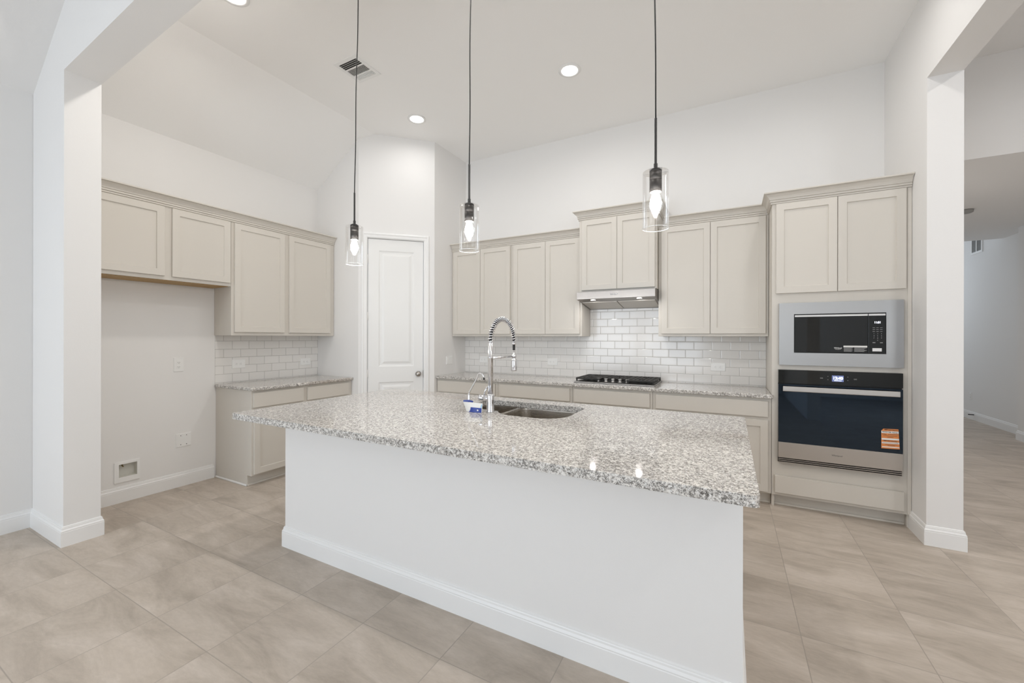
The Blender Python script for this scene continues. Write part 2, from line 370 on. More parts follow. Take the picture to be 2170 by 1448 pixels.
dbox(w, 0, DS0-.004, -.11, 0, 0, 3.95); dbox(w, DS1+.004, LD, -.11, 0, 0, 3.95); dbox(w, DS0-.004, DS1+.004, -.11, 0, DZ+.004, 3.95)
struct('wall_pantry_front', w, M_WALL)
XC = -3.695
w = MB().box(XC, XR2+.02, YH1-.01, YB+.12, HC, HC+.1)
w.prism([(XC, HC), (XL-.02, 3.237-.014), (XL-.02, 3.36), (XC, HC+.12)], 'y', YH1, YB)
struct('ceiling', w, M_CEIL)
struct('ceiling_dining', MB().box(XC, XR2+.02, -4.2, YH1-.011, HC, HC+.1).prism([(XC, HC), (XL-.02, 3.19-.014), (XL-.02, 3.36), (XC, HC+.12)], 'y', -4.2, YH0), M_WALL)  # shade of the dining ceiling put into its colour, darker than the kitchen ceiling
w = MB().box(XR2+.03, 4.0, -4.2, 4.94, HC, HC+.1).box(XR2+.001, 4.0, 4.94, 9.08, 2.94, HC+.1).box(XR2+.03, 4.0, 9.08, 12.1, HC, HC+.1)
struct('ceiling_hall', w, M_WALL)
struct('wall_hall_right', MB().box(XH, 4.0, -.55, 8.26, 0, HC).box(XH, 4.0, -4.2, -2.65, 0, HC).box(XH, 4.0, -2.65, -.55, 0, .65).box(XH, 4.0, -2.65, -.55, 2.75, HC).box(XH2, 4.0, 8.26, 12.1, 0, HC), M_WALL)
w = MB()
for a, b, c, d in wall_rects(XR2, 4.0, 0, HC, [(1.7, 3.3, 1.8, 3.0)]): w.box(a, b, 12.0, 12.1, c, d)
struct('wall_hall_end', w, M_WALL)
struct('wall_hall_left', MB().box(XR2-.1, XR2, YB+.125, 12.1, 0, HC), M_WALL)
w = MB(); HS = [(a, b, c, d) for (a, b), (c, d) in zip(WIN, WZ)]
for a, b, c, d in wall_rects(XL, 4.0, 0, 4.0, HS): w.box(a, b, -4.2, -4.1, c, d)
struct('wall_dining', w, M_WALL)
for i, (a, b, c, d) in enumerate(HS):
    f = MB(); m_ = (c+d)/2
    for r in ((a, b, c, c+.05), (a, b, d-.05, d), (a, a+.05, c, d), (b-.05, b, c, d), (a, b, m_-.02, m_+.02)): f.box(r[0], r[1], -4.19, -4.13, r[2], r[3])
    struct('window_%d' % (i+1), f, M_TRIM)

BASE = [(0, 0), (.015, 0), (.015, .094), (.0135, .098), (.0145, .101), (.0145, .104), (.009, .114), (.0085, .122), (.0065, .126), (.0065, .130), (0, .134)]
struct('baseboard_left', MB().sweep([(XL, -4.0), (XL, YH0), (XJ, YH0), (XJ, YH1), (XL, YH1), (XL, 2.196)], BASE), M_TRIM)
struct('baseboard_right', MB().sweep([(XR, 4.09), (XR, YE), (XR2, YE), (XR2, 11.9)], BASE), M_TRIM)
struct('baseboard_hall', MB().sweep([(XH2, 11.9), (XH2, 8.26), (XH, 8.26), (XH, -4.0)], BASE), M_TRIM)

# pantry door and casing
d = MB(); o0 = -.050; o1 = -.016
S0, S1 = DS0, DS1
panels = [(.225, .633, 1.053, 2.432), (.225, .633, .25, .868)]
us = [S0, panels[0][0], panels[0][1], S1]; zs = [.008, .25, .868, 1.053, 2.432, DZ]
for i in range(3):
    for j in range(5):
        if i == 1 and j in (1, 3):
            r = (us[1], us[2], zs[j], zs[j+1]); rings = []
            for q, dep in ((0, 0), (.012, -.007), (.032, -.009), (.060, -.001)):
                rings.append([DG(r[0]+q, o1+dep, r[2]+q), DG(r[1]-q, o1+dep, r[2]+q), DG(r[1]-q, o1+dep, r[3]-q), DG(r[0]+q, o1+dep, r[3]-q)])
            v = [p for ring in rings for p in ring]
            d.add(v, [(k*4+e, k*4+(e+1) % 4, (k+1)*4+(e+1) % 4, (k+1)*4+e) for k in range(3) for e in range(4)] + [(12, 13, 14, 15)])
        else:
            d.add([DG(us[i], o1, zs[j]), DG(us[i+1], o1, zs[j]), DG(us[i+1], o1, zs[j+1]), DG(us[i], o1, zs[j+1])], [(0, 1, 2, 3)])
e_ = [DG(S0, o1, .008), DG(S1, o1, .008), DG(S1, o1, DZ), DG(S0, o1, DZ), DG(S0, o0, .008), DG(S1, o0, .008), DG(S1, o0, DZ), DG(S0, o0, DZ)]
d.add(e_, [(0, 1, 5, 4), (1, 2, 6, 5), (2, 3, 7, 6), (3, 0, 4, 7), (4, 5, 6, 7)])
door = struct('door_1', d, M_DOOR, label='white two-panel pantry door across the corner')
kp = DG(.685, o1, .958)
def along(p, o): return tuple(Vector(p) + ND*o)
def oriented(prof, c, n, seg=28):
    mb = MB().lathe(prof, (0, 0, 0), seg); R = Vector((0, 0, 1)).rotation_difference(Vector(n)).to_matrix()
    mb.v = [tuple(R @ Vector(p) + Vector(c)) for p in mb.v]; return mb
k = oriented([(.001, 0), (.033, 0), (.033, .006), (.012, .010), (.011, .028), (.022, .034), (.0285, .045), (.0285, .055), (.020, .064), (.001, .067)], kp, ND)
obj('door_knob', k, M_NICKEL, door, label='satin nickel round knob')
for z in (2.326, 1.65, .972):
    obj('hinge', MB().tube([DG(S0-.004, -.010, z-.048), DG(S0-.004, -.010, z+.048)], .007, 12), M_DOOR, door)
obj('latch_plate', dbox(MB(), S1+.001, S1+.0035, -.045, -.014, .91, 1.0), M_BLACK, door)
c = MB()
CAS = [(0, .062), (.012, .060), (.016, .052), (.016, .040), (.011, .034), (.011, .010), (.008, .002), (0, 0)]   # (out, across)
def casing(mb, pts, flip):   # pts inner edge corners in (s,z)
    v = []; n = len(CAS)
    for (s_, z_), (ds, dz) in pts:
        for o, a in CAS: v.append(DG(s_+ds*a, o, z_+dz*a))
    f = [(i*n+k_, i*n+(k_+1) % n, (i+1)*n+(k_+1) % n, (i+1)*n+k_) for i in range(len(pts)-1) for k_ in range(n)]
    f += [tuple(range(n)), tuple((len(pts)-1)*n+k_ for k_ in range(n))]
    mb.add(v, f)
i0, i1, iz = S0-.008, S1+.008, DZ+.008
casing(c, [((i0, 0), (-1, 0)), ((i0, iz), (-1, 1)), ((i1, iz), (1, 1)), ((i1, 0), (1, 0))], False)
struct('trim_1', c, M_TRIM)

# ------------------------------------------------------------------ cabinets
def shaker(x0, x1, z0, z1, yf, t=.019, rail=.056):
    mb = MB(); y = yf; r = .009; q = .004
    def ring(i, yy): return [(x0+i, yy, z0+i), (x1-i, yy, z0+i), (x1-i, yy, z1-i), (x0+i, yy, z1-i)]
    e = .0015
    rings = [ring(0, y+t), ring(0, y+e), ring(e, y), ring(rail-.001, y), ring(rail+.001, y+r-.001), ring(rail+.002, y+r)]
    v = [p for g in rings for p in g]; n = len(rings)
    mb.add(v, [(k_*4+e2, k_*4+(e2+1) % 4, (k_+1)*4+(e2+1) % 4, (k_+1)*4+e2) for k_ in range(n-1) for e2 in range(4)] + [((n-1)*4, (n-1)*4+1, (n-1)*4+2, (n-1)*4+3), (0, 3, 2, 1)])
    return mb
def cabinet(name, label, cat, loc, rz, w_, d_, z0, z1, doors=(), drawers=(), toe=False, toe_d=.065, under=None, group=None, shoe=True):
    r = thing(name, label, cat, loc, rz, group); e = .0008
    b = MB()
    if toe: b.box(e, w_-e, -d_, -.002, .10, z1).box(e, w_-e, -d_+toe_d, -.002, 0.0, .10)
    else: b.box(e, w_-e, -d_, -.002, z0, z1)
    obj('carcass', b, M_CAB, r, local=True, bevel=.0012, seg=1)
    for a in doors: obj('door', shaker(a[0], a[1], a[2], a[3], -d_-.020), M_CAB, r, local=True)
    for a in drawers: obj('drawer', MB().box(a[0], a[1], -d_-.020, -d_-.0005, a[2], a[3]), M_CAB, r, local=True, bevel=.002)
    if toe and shoe: obj('shoe_molding', MB().box(e, w_-e, -d_+toe_d-.012, -d_+toe_d-.0005, 0, .018), M_CAB, r, local=True, bevel=.005, seg=3)
    if under: obj('underside', MB().box(.018, w_-.018, -d_+.02, -.006, z0-.004, z0-.0002), under, r, local=True, label='raw brown wood underside')
    return r
UD = .305; UB0, UB1, DB0, DB1 = 1.417, 2.520, 1.443, 2.508
# back wall, uppers
cabinet('wall_cabinet', 'greige two-door wall cabinet in the back corner right of the pantry door', 'cabinet', (XP+.002, YB, 0), 0, .877, UD, UB0, UB1, doors=[(.034, .438, DB0, DB1), (.442, .864, DB0, DB1)])
cabinet('wall_cabinet', 'greige two-door wall cabinet directly left of the range hood', 'cabinet', (-2.3175, YB, 0), 0, .8815, UD, UB0, UB1, doors=[(.0325, .446, DB0, DB1), (.4495, .8595, DB0, DB1)])
hoodcab = cabinet('wall_cabinet', 'raised deeper greige two-door cabinet mounted above the range hood', 'cabinet', (-1.434, YB, 0), 0, .799, .402, 1.893, 2.672, doors=[(.032, .407, 1.908, 2.657), (.410, .783, 1.908, 2.657)])
cabinet('wall_cabinet', 'greige two-door wall cabinet between the range hood and the oven tower', 'cabinet', (-.633, YB, 0), 0, .945, UD, UB0, UB1, doors=[(.030, .4695, DB0, DB1), (.4735, .923, DB0, DB1)])
# back wall, base run
def base(x0, x1, a, b, label, split=True):
    dr = [(a-x0, b-x0, .74, .872)]; m_ = (a+b)/2-x0
    ds = [(a-x0, m_-.002, .114, .713), (m_+.002, b-x0, .114, .713)] if split else [(a-x0, b-x0, .114, .713)]
    cabinet('base_cabinet', label, 'cabinet', (x0, YB, 0), 0, x1-x0, .61, 0, .897, doors=ds, drawers=dr, toe=True)
base(XP+.002, -2.329, -3.178, -2.359, 'greige base cabinet with one wide drawer at the corner end of the range counter')
base(-2.328, -1.437, -2.297, -1.461, 'greige base cabinet with one wide drawer behind the tall faucet, left of the cooktop')
base(-1.436, -.638, -1.414, -.664, 'greige base cabinet with one wide drawer directly under the cooktop')
base(-.637, .312, -.609, .287, 'greige base cabinet with one wide drawer beside the oven tower')
# left wall (cabinets turned to face the room)
R90 = math.pi/2
cabinet('wall_cabinet', 'short greige two-door cabinet over the empty refrigerator space', 'cabinet', (XL, 1.190, 0), R90, 1.007, UD, 1.889, UB1, doors=[(.012, .478, 1.920, DB1), (.530, .993, 1.920, DB1)], under=M_WOOD)
cabinet('wall_cabinet', 'tall greige two-door wall cabinet over the short left counter', 'cabinet', (XL, 2.1975, 0), R90, 1.158, UD, UB0, UB1, doors=[(.025, .5285, 1.449, DB1), (.580, 1.0955, 1.449, DB1)])
lb = cabinet('base_cabinet', 'greige base cabinet with two drawers under the short left counter', 'cabinet', (XL, 2.214, 0), R90, 1.1425, .612, 0, .897, doors=[(.020, .519, .114, .715), (.567, 1.092, .114, .715)], drawers=[(.014, .519, .740, .877), (.567, 1.092, .738, .875)], toe=True)
obj('shoe_molding', MB().box(XL+.016, -3.997, 2.2025, 2.2135, 0, .018), M_TRIM, lb, bevel=.005, seg=3)
# crown moldings
CROWN = [(0, 0), (.011, 0), (.011, .011), (.007, .012), (.007, .014), (.017, .016), (.017, .027), (.013, .028), (.013, .031), (.020, .033), (.023, .044), (.030, .057), (.042, .069), (.054, .075), (.051, .077), (.060, .080), (.060, .090), (0, .090)]
def crown(path, z, label, dz=1.0, parent=None):
    o = obj('crown_molding', MB().sweep([(p[0], p[1], z) for p in path], [(a, b*dz) for a, b in CROWN]), M_CAB, parent)
    if parent is None: tag(o, label, 'molding')
    return o
YF = YB-UD
crown([(XP+.003, YF), (-1.437, YF)], 2.516, 'greige crown molding on the two back cabinets left of the hood')
hy = YB-.402
crown([(-1.4345, YB-.003), (-1.4345, hy), (-.6345, hy), (-.6345, YB-.003)], 2.668, '', parent=hoodcab)
crown([(-.572, YF), (.3135, YF), (.3135, 4.028), (XR-.003, 4.028)], 2.516, 'greige crown molding stepping forward from the right cabinet round the oven tower')
crown([(XL+UD, 1.20), (XL+UD, YQ-.003)], 2.516, 'greige crown molding along the cabinets of the left wall')
# oven tower
tw = thing('oven_tower', 'floor to upper greige cabinet tower housing microwave and wall oven', 'cabinet', (.749, YB, 0))
TF = 4.030
b = MB(); MWO = (.385, 1.115, 1.200, 1.670); OVO = (.380, 1.105, .400, 1.125)
for a, q, c_, d_ in wall_rects(.314, XR-.001, .10, 2.520, [MWO, OVO]): b.box(a, q, TF, TF+.02, c_, d_)
b.box(.314, .334, TF+.02, YB-.002, 0, 2.52).box(XR-.021, XR-.001, TF+.02, YB-.002, 0, 2.52).box(.334, XR-.021, YB-.02, YB-.002, .1, 2.52)
b.box(.334, XR-.021, TF+.02, YB-.02, 2.50, 2.52).box(.334, XR-.021, TF+.02, YB-.02, 1.675, 1.695).box(.334, XR-.021, TF+.02, YB-.02, 1.135, 1.155).box(.334, XR-.021, TF+.02, YB-.02, .37, .39)
b.box(.334, XR-.021, TF+.066, TF+.085, 0, .10)
obj('carcass', b, M_CAB, tw)
obj('filler_strip', MB().box(XR-.024, XR-.002, TF-.006, TF-.0003, .102, 2.514), M_CAB, tw, bevel=.001)
obj('shoe_molding', MB().box(.336, XR-.022, TF+.053, TF+.0655, 0, .018), M_CAB, tw, bevel=.005, seg=3)
for a, q in ((.341, .7445), (.7485, 1.149)): obj('door', shaker(a, q, 1.770, 2.512, TF-.020), M_CAB, tw)
obj('drawer', MB().box(.335, 1.140, TF-.020, TF-.0005, .124, .266), M_CAB, tw, bevel=.002)

# ------------------------------------------------------------------ countertops and backsplash
def counter(name, mb, label): return tag(obj(name, mb, M_GRANITE, bevel=.009, seg=3), label, 'countertop')
counter('countertop', MB().prism([(XP+.001, YB-.648), (.322, YB-.648), (.322, 4.004), (.3125, 4.004), (.3125, YB-.001), (XP+.001, YB-.001)], 'z', .8985, .930), 'long granite countertop on the back wall under the cooktop')
counter('countertop', MB().box(XL+.001, XL+.648, 2.199, YQ-.001, .8985, .930), 'short granite countertop on the left wall')
tag(obj('tile_backsplash', MB().box(XP+.001, .3125, YB-.009, YB-.0005, .931, 1.4165).box(-1.4335, -.6335, YB-.009, YB-.0005, 1.4165, 1.80), M_TILE_BACK), 'white subway tile backsplash on the back wall behind the cooktop', 'backsplash')
tag(obj('tile_backsplash', MB().box(XL+.0005, XL+.009, 2.206, YQ-.001, .931, 1.4165), M_TILE_LEFT), 'white subway tile backsplash over the short left counter', 'backsplash')

# ------------------------------------------------------------------ island
IX0, IX1, IY0, IY1, IZ = -2.827, .0853, 1.466, 2.8995, .914
def arc(cx, cy, r, a0, a1, n=6): return [(cx+r*math.cos(math.radians(a0+(a1-a0)*i/n)), cy+r*math.sin(math.radians(a0+(a1-a0)*i/n))) for i in range(n+1)]
def rrect(x0, x1, y0, y1, r, n=6):
    rs = r if isinstance(r, (list, tuple)) else (r,)*4      # bl, br, tr, tl
    return arc(x0+rs[0], y0+rs[0], rs[0], 180, 270, n)+arc(x1-rs[1], y0+rs[1], rs[1], 270, 360, n)+arc(x1-rs[2], y1-rs[2], rs[2], 0, 90, n)+arc(x0+rs[3], y1-rs[3], rs[3], 90, 180, n)
hole = arc(-1.60, 2.43, .07, 180, 270)+arc(-1.47, 2.33, .03, 90, 60, 2)+arc(-1.20, 2.42, .17, 205, 270, 6)+arc(-1.045, 2.42, .17, 270, 360, 8)+arc(-.945, 2.68, .07, 0, 90)+arc(-1.60, 2.68, .07, 90, 180)
top = MB().holed(rrect(IX0, IX1, IY0, IY1, .022), [hole], IZ-.038, IZ)
counter('island_countertop', top, 'large granite island countertop with a sink cutout')
isl = thing('kitchen_island', 'big white painted island base with a baseboard under the granite slab', 'island', (-1.28, 2.285, 0))
BX0, BX1, BY0, BY1 = -2.631, .045, 1.704, 2.855
w = MB(); zt = IZ-.039
w.box(BX0, BX1, BY0, BY0+.10, 0, zt).box(BX0, BX0+.10, BY0+.10, BY1, 0, zt).box(BX1-.10, BX1, BY0+.10, BY1, 0, zt)
obj('body', w, M_WALL, isl)
obj('baseboard', MB().sweep([(BX0, BY1), (BX0, BY0), (BX1, BY0), (BX1, BY1)], BASE, right=True), M_TRIM, isl)
cf = MB().box(BX0+.101, BX1-.101, BY1-.03, BY1-.01, .10, zt).box(BX0+.101, BX1-.101, BY1-.09, BY1-.07, 0, .10)
obj('cabinet_front', cf, M_CAB, isl)
nd = 6; ww = (BX1-BX0-.22)/nd
for i in range(nd):
    m_ = shaker(0, ww-.02, .115, .71, 0); X0 = BX0+.11+i*ww
    m_.v = [(X0+ww-.01-x, BY1+.010-y, z) for x, y, z in m_.v]; obj('door', m_, M_CAB, isl)
    obj('drawer', MB().box(X0+.01, X0+ww-.01, BY1-.0095, BY1+.010, .735, .86), M_CAB, isl, bevel=.002)

# sink under the island slab
sk = thing('kitchen_sink', 'stainless steel double-bowl sink set under the island granite', 'sink', (-1.28, 2.52, .875))
bowlL = rrect(-1.685, -1.400, 2.350, 2.760, (.07, .06, .06, .07), 6)
bowlR = arc(-1.215, 2.40, .155, 180, 270, 8)+arc(-1.030, 2.40, .162, 270, 360, 8)+arc(-.938, 2.69, .07, 0, 90)+arc(-1.300, 2.69, .07, 90, 180)
zr = IZ-.0395
obj('rim', MB().holed(rrect(-1.73, -.84, 2.215, 2.80, .05), [bowlL, bowlR], zr-.003, zr), M_SINK, sk)
def bowl(loop, depth):
    cx = sum(p[0] for p in loop)/len(loop); cy = sum(p[1] for p in loop)/len(loop); n = len(loop); mb = MB(); v = []
    prof = [(1.0, 0), (.995, -.01), (.975, -depth*.8), (.955, -depth*.92), (.90, -depth), (.12, -depth-.006)]
    for s_, z_ in prof: v += [(cx+(x-cx)*s_, cy+(y-cy)*s_, zr-.003+z_) for x, y in loop]
    f = [(i*n+k_, i*n+(k_+1) % n, (i+1)*n+(k_+1) % n, (i+1)*n+k_) for i in range(len(prof)-1) for k_ in range(n)]
    mb.add(v, f, True); mb.f.append(tuple((len(prof)-1)*n+k_ for k_ in range(n))); mb.sm.append(False); return mb, cx, cy
for lp, dp in ((bowlL, .17), (bowlR, .21)):
    mb, cx, cy = bowl(lp, dp); bo = obj('bowl', mb, M_SINK, sk)
    obj('drain', MB().lathe([(.001, 0), (.020, .001), (.040, .004), (.043, .001), (.043, 0)], (cx, cy, zr-dp-.008), 24), M_CHROME, bo)

# spring faucet
FX, FY = -1.381, 2.293
fc = thing('spring_faucet', 'tall chrome pull-down faucet with a spring coil beside the sink', 'faucet', (FX, FY, IZ))
obj('base_body', MB().lathe([(.001, 0), (.027, 0), (.0275, .004), (.0245, .010), (.0235, .060), (.0245, .080), (.0255, .112), (.023, .116), (.016, .118), (.001, .118)], (FX, FY, IZ+.0005), 32), M_CHROME, fc)
obj('riser_tube', MB().lathe([(.0172, .118), (.0172, .352), (.0184, .353), (.0184, .360), (.0172, .361), (.0172, .455), (.012, .457), (.001, .457)], (FX, FY, IZ), 28), M_CHROME, fc)
ex, ey = .068, .200
arcp = []
for i in range(49):
    a = math.pi*i/48; u = (1-math.cos(a))/2; z = 1.368+.158*math.sin(a)**.92
    arcp.append(Vector((FX+ex*u, FY+ey*u, z)))
hose = arcp+[Vector((FX+ex, FY+ey, 1.35)), Vector((FX+ex, FY+ey, 1.275))]
obj('hose', MB().tube(hose, .0088, 12), M_RUBBER, fc, label='black rubber hose inside the coil')
turns = 30; N = turns*12; sp = []
def arc_at(t):
    f = t*(len(arcp)-1); i = min(int(f), len(arcp)-2); return arcp[i].lerp(arcp[i+1], f-i), (arcp[i+1]-arcp[i]).normalized()
side = Vector((-ey, ex, 0)).normalized()
for i in range(N+1):
    t = i/N; p, tg = arc_at(t); nrm = tg.cross(side).normalized(); a = 2*math.pi*turns*t; rad = .0168-.0035*t
    sp.append(p + (side*math.cos(a)+nrm*math.sin(a))*rad)
obj('spring_coil', MB().tube(sp, .0038, 6), M_CHROME, fc)
obj('spring_collar', MB().lathe([(.001, 0), (.0135, 0), (.0135, .018), (.001, .018)], (FX+ex, FY+ey, 1.352), 20), M_CHROME, fc)
obj('holder_arm', MB().tube([(FX+.012, FY, 1.268), (FX+ex*.5, FY+ey*.5, 1.270), (FX+ex-.004, FY+ey-.012, 1.273)], .0068, 12).lathe([(.0125, -.010), (.0165, -.010), (.0165, .012), (.0125, .012), (.0125, -.010)], (FX+ex, FY+ey, 1.273), 24, cap=False), M_CHROME, fc)
obj('spray_head', MB().lathe([(.001, 1.315), (.0095, 1.315), (.011, 1.258), (.019, 1.252), (.0208, 1.236), (.0208, 1.178), (.0195, 1.172), (.001, 1.172)], (FX+ex, FY+ey, 0), 24), M_CHROME, fc)
h = obj('valve', oriented([(.001, 0), (.0200, 0), (.0200, .050), (.0215, .052), (.0215, .064), (.019, .070), (.001, .072)], (FX-.020, FY, IZ+.088), (-1, .12, 0)), M_CHROME, fc)
obj('handle_lever', MB().tube([(FX-.050, FY+.004, IZ+.108), (FX-.046, FY+.004, IZ+.130), (FX-.028, FY+.004, IZ+.162)], [.0045, .0055, .0062], 12), M_CHROME, h)
# small filtered water faucet and its leaflet
GX, GY = -1.555, 2.300
gf = thing('filter_faucet', 'small chrome gooseneck filtered water faucet left of the tall spring faucet', 'faucet', (GX, GY, IZ))
obj('base', MB().lathe([(.001, 0), (.021, 0), (.021, .004), (.010, .010), (.0085, .095), (.007, .108), (.001, .108)], (GX, GY, IZ+.0005), 24), M_CHROME, gf)
pts = [(GX, GY, 1.018), (GX+.004, GY, 1.034)]
pts += [(GX+.004+.060*t, GY+.004*t, 1.034+.098*t) for t in (.25, .5, .75, 1)]
for i in range(1, 9):
    a = math.radians(150-i*20); pts.append((GX+.0885+.027*math.cos(a), GY+.004, 1.1375+.025*math.sin(a)))
obj('spout', MB().tube(pts, .0046, 12), M_CHROME, gf)
pe = Vector(pts[-1]); obj('spout_tip', MB().tube([pe, pe+Vector((.003, 0, -.012))], .0058, 12), M_RUBBER, gf, label='black spout tip')
lf = thing('leaflet', 'curled white and blue product leaflet standing at the foot of the small faucet', 'leaflet', (-1.49, 2.235, IZ))
def sheet(x0, x1, z0, z1, y, curl, th=.0012, n=16, lean=.18, cut=0.0):
    mb = MB(); v = []
    for i in range(n+1):
        t = i/n; dy = curl*(4*(t-.5)**2-1)
        for k, z in enumerate((z0, z1)):
            x = x0+(x1-x0)*t + (cut*(1-t) if k == 0 else 0); v.append((x, y+dy+(z-z0)*lean, z+.003*math.sin(t*3.1)*(1 if k else .2)))
    m = len(v); v2 = v+[(p[0], p[1]+th, p[2]) for p in v]
    f = []
    for i in range(n): a = i*2; f += [(a, a+2, a+3, a+1), (m+a, m+a+1, m+a+3, m+a+2), (a, a+2, m+a+2, m+a), (a+1, a+3, m+a+3, m+a+1)]
    f += [(0, 1, m+1, m), (2*n, 2*n+1, m+2*n+1, m+2*n)]
    return mb.add(v2, f, False)
ly = 2.236
obj('page', sheet(-1.565, -1.412, IZ+.002, IZ+.060, ly, .016, cut=.034), M_PAPER, lf)
obj('blue_band', sheet(-1.528, -1.414, IZ+.0012, IZ+.030, ly-.0028, .0145, .001, cut=.004), M_BLUE, lf, label='dark blue printed band')
obj('sky_band', sheet(-1.462, -1.414, IZ+.032, IZ+.054, ly+.0005, .0005, .001, 6, lean=.3), M_SKYBLUE, lf, label='light blue printed patch')
obj('back_page', sheet(-1.578, -1.500, IZ+.056, IZ+.066, ly+.030, -.006, .0012, lean=.25), M_BLUE, lf, label='dark blue back page')
obj('print_line', sheet(-1.512, -1.432, IZ+.012, IZ+.020, ly-.0105, .003, .0008, 6), M_WHITEINK, lf)

# ------------------------------------------------------------------ cooktop
ck = thing('gas_cooktop', 'stainless gas cooktop with black grates set in the back counter', 'cooktop', (-1.04, 4.36, .931))
CX0, CX1, CY0, CY1 = -1.450, -.634, 4.105, 4.612
obj('tray', MB().box(CX0, CX1, CY0, CY1, .9305, .942), M_STEEL, ck, bevel=.004)
obj('well', MB().box(CX0+.035, CX1-.035, CY0+.050, CY1-.03, .9421, .9438), M_BLACK, ck, bevel=.001, seg=1)
gw = (CX1-CX0-.02)/3
for g in range(3):
    x0 = CX0+.010+g*gw; x1 = x0+gw-.004; y0 = CY0+(.052 if g != 1 else .150); y1 = CY1-.012; zb, zt_ = .964, .980; t = .013; mb = MB()
    mb.box(x0, x1, y0, y0+t, zb, zt_).box(x0, x1, y1-t, y1, zb, zt_).box(x0, x0+t, y0, y1, zb, zt_).box(x1-t, x1, y0, y1, zb, zt_)
    xm = (x0+x1)/2; n = 2 if g != 1 else 1
    for q in range(n):
        ya = y0+(y1-y0)*q/n; yb = y0+(y1-y0)*(q+1)/n; ym = (ya+yb)/2
        mb.box(x0, xm-.03, ym-t/2, ym+t/2, zb, zt_).box(xm+.03, x1, ym-t/2, ym+t/2, zb, zt_)
        mb.box(xm-t/2, xm+t/2, ya, ym-.03, zb, zt_).box(xm-t/2, xm+t/2, ym+.03, yb, zb, zt_)
        for fy in (.0, .25, .75): mb.box(x0, x1, ya+(yb-ya)*fy-t/2, ya+(yb-ya)*fy+t/2, zb, zt_-.001)
        for fx in (.2, .35, .65, .8): mb.box(x0+(x1-x0)*fx-t/2, x0+(x1-x0)*fx+t/2, ya, yb, zb, zt_)
        obj('burner', MB().lathe([(.001, .944), (.050, .944), (.050, .950), (.036, .952), (.036, .958), (.030, .961), (.001, .961)], (xm, ym, 0), 28), M_IRON, ck, label='round black burner cap')
    for xx in (x0, x1-t):
        for yy in (y0, y1-t): mb.box(xx, xx+t, yy, yy+t, .944, zb)
    obj('grate', mb, M_IRON, ck, bevel=.0015, seg=1)
for x in (-1.198, -1.125, -1.053, -.981, -.908):
    obj('knob', MB().lathe([(.001, .944), (.021, .944), (.0205, .950), (.015, .954), (.0175, .968), (.0185, .978), (.0165, .981), (.001, .981)], (x, 4.178, 0), 24), M_STEEL, ck)

# ------------------------------------------------------------------ range hood
hd = thing('range_hood', 'stainless steel under-cabinet range hood over the cooktop', 'hood', (-1.034, 4.4, 1.80))
HX0, HX1 = -1.433, -.636; HYF = 4.150
M_HOOD = brushed('hood_steel', (.27, .25, .235), .30, 0)
obj('shell', MB().prism([(HYF, 1.884), (YB-.010, 1.890), (YB-.010, 1.728), (4.60, 1.7335), (4.262, 1.790), (HYF, 1.806)], 'x', HX0, HX1), M_HOOD, hd, bevel=.0015, seg=1)
def under(y): return 1.790+(1.7335-1.790)*(y-4.262)/(4.60-4.262)
for a, q in ((HX0+.02, -1.040), (-1.030, HX1-.02)):
    y0, y1 = 4.285, 4.585
    mb = MB().add([(a, y0, under(y0)-.006), (q, y0, under(y0)-.006), (q, y1, under(y1)-.006), (a, y1, under(y1)-.006), (a, y0, under(y0)+.001), (q, y0, under(y0)+.001), (q, y1, under(y1)+.001), (a, y1, under(y1)+.001)], [(0,3,2,1),(4,5,6,7),(0,1,5,4),(1,2,6,5),(2,3,7,6),(3,0,4,7)])
    obj('filter', mb, M_GRILLE, hd, bevel=.001, seg=1)
for x in (-1.269, -.796):
    obj('lamp_lens', MB().lathe([(.001, -.001), (.024, -.001), (.028, .003), (.001, .003)], (x, 4.205, 1.7975), 24), M_HOODLED, hd)
    area('hood_lamp_light', (x, 4.205, 1.787), (0, 0, 0), .05, .05, 1.05, WARM, 'DISK')
for i in range(4):
    obj('button', MB().lathe([(.001, -.006), (.0065, -.006), (.0075, .001), (.001, .001)], (-1.066+i*.019, HYF, 1.846), 16, axis='y'), M_CHROME, hd)

# ------------------------------------------------------------------ microwave
mw = thing('microwave_oven', 'built-in microwave with a stainless trim frame above the wall oven', 'microwave', (.75, 4.2, 1.20))
T0, T1, TZ0, TZ1 = .363, 1.136, 1.182, 1.688; O = (.464, 1.036, 1.283, 1.596)
fr = MB()
for a, q, c_, d_ in wall_rects(T0, T1, TZ0, TZ1, [O]): fr.box(a, q, 4.008, 4.0295, c_, d_)
obj('trim_frame', fr, M_STEEL, mw)
obj('cavity_box', MB().box(.395, 1.105, 4.032, 4.45, 1.206, 1.664), M_BLACK, mw)
obj('door_surround', MB().box(O[0]+.0005, O[1]-.0005, 4.012, 4.0315, O[2]+.0005, O[3]-.0005), M_BLACK, mw)
dr = obj('door', MB().box(.4695, .9275, 4.005, 4.0115, 1.2895, 1.589), M_BLACKGLASS, mw, bevel=.001, label='black glass door')
obj('door_trim', MB().box(.4695, .9275, 4.0025, 4.0045, 1.573, 1.587), M_BAR, dr)
cp = obj('control_panel', MB().box(.9325, 1.030, 4.005, 4.0115, 1.2895, 1.589), M_BLACKGLASS, mw, bevel=.001)
obj('panel_trim', MB().box(.9325, 1.030, 4.0025, 4.0045, 1.573, 1.587), M_BAR, cp)
text('11:51', .021, M_DISPLAY, cp, (.985, 4.0045, 1.521), 'clock_digits', bold=.0004, wide=.85)
text('Whirlpool', .0135, M_WHITEINK, dr, (.748, 4.0045, 1.325), 'logo_lettering', bold=.0003, wide=.85)
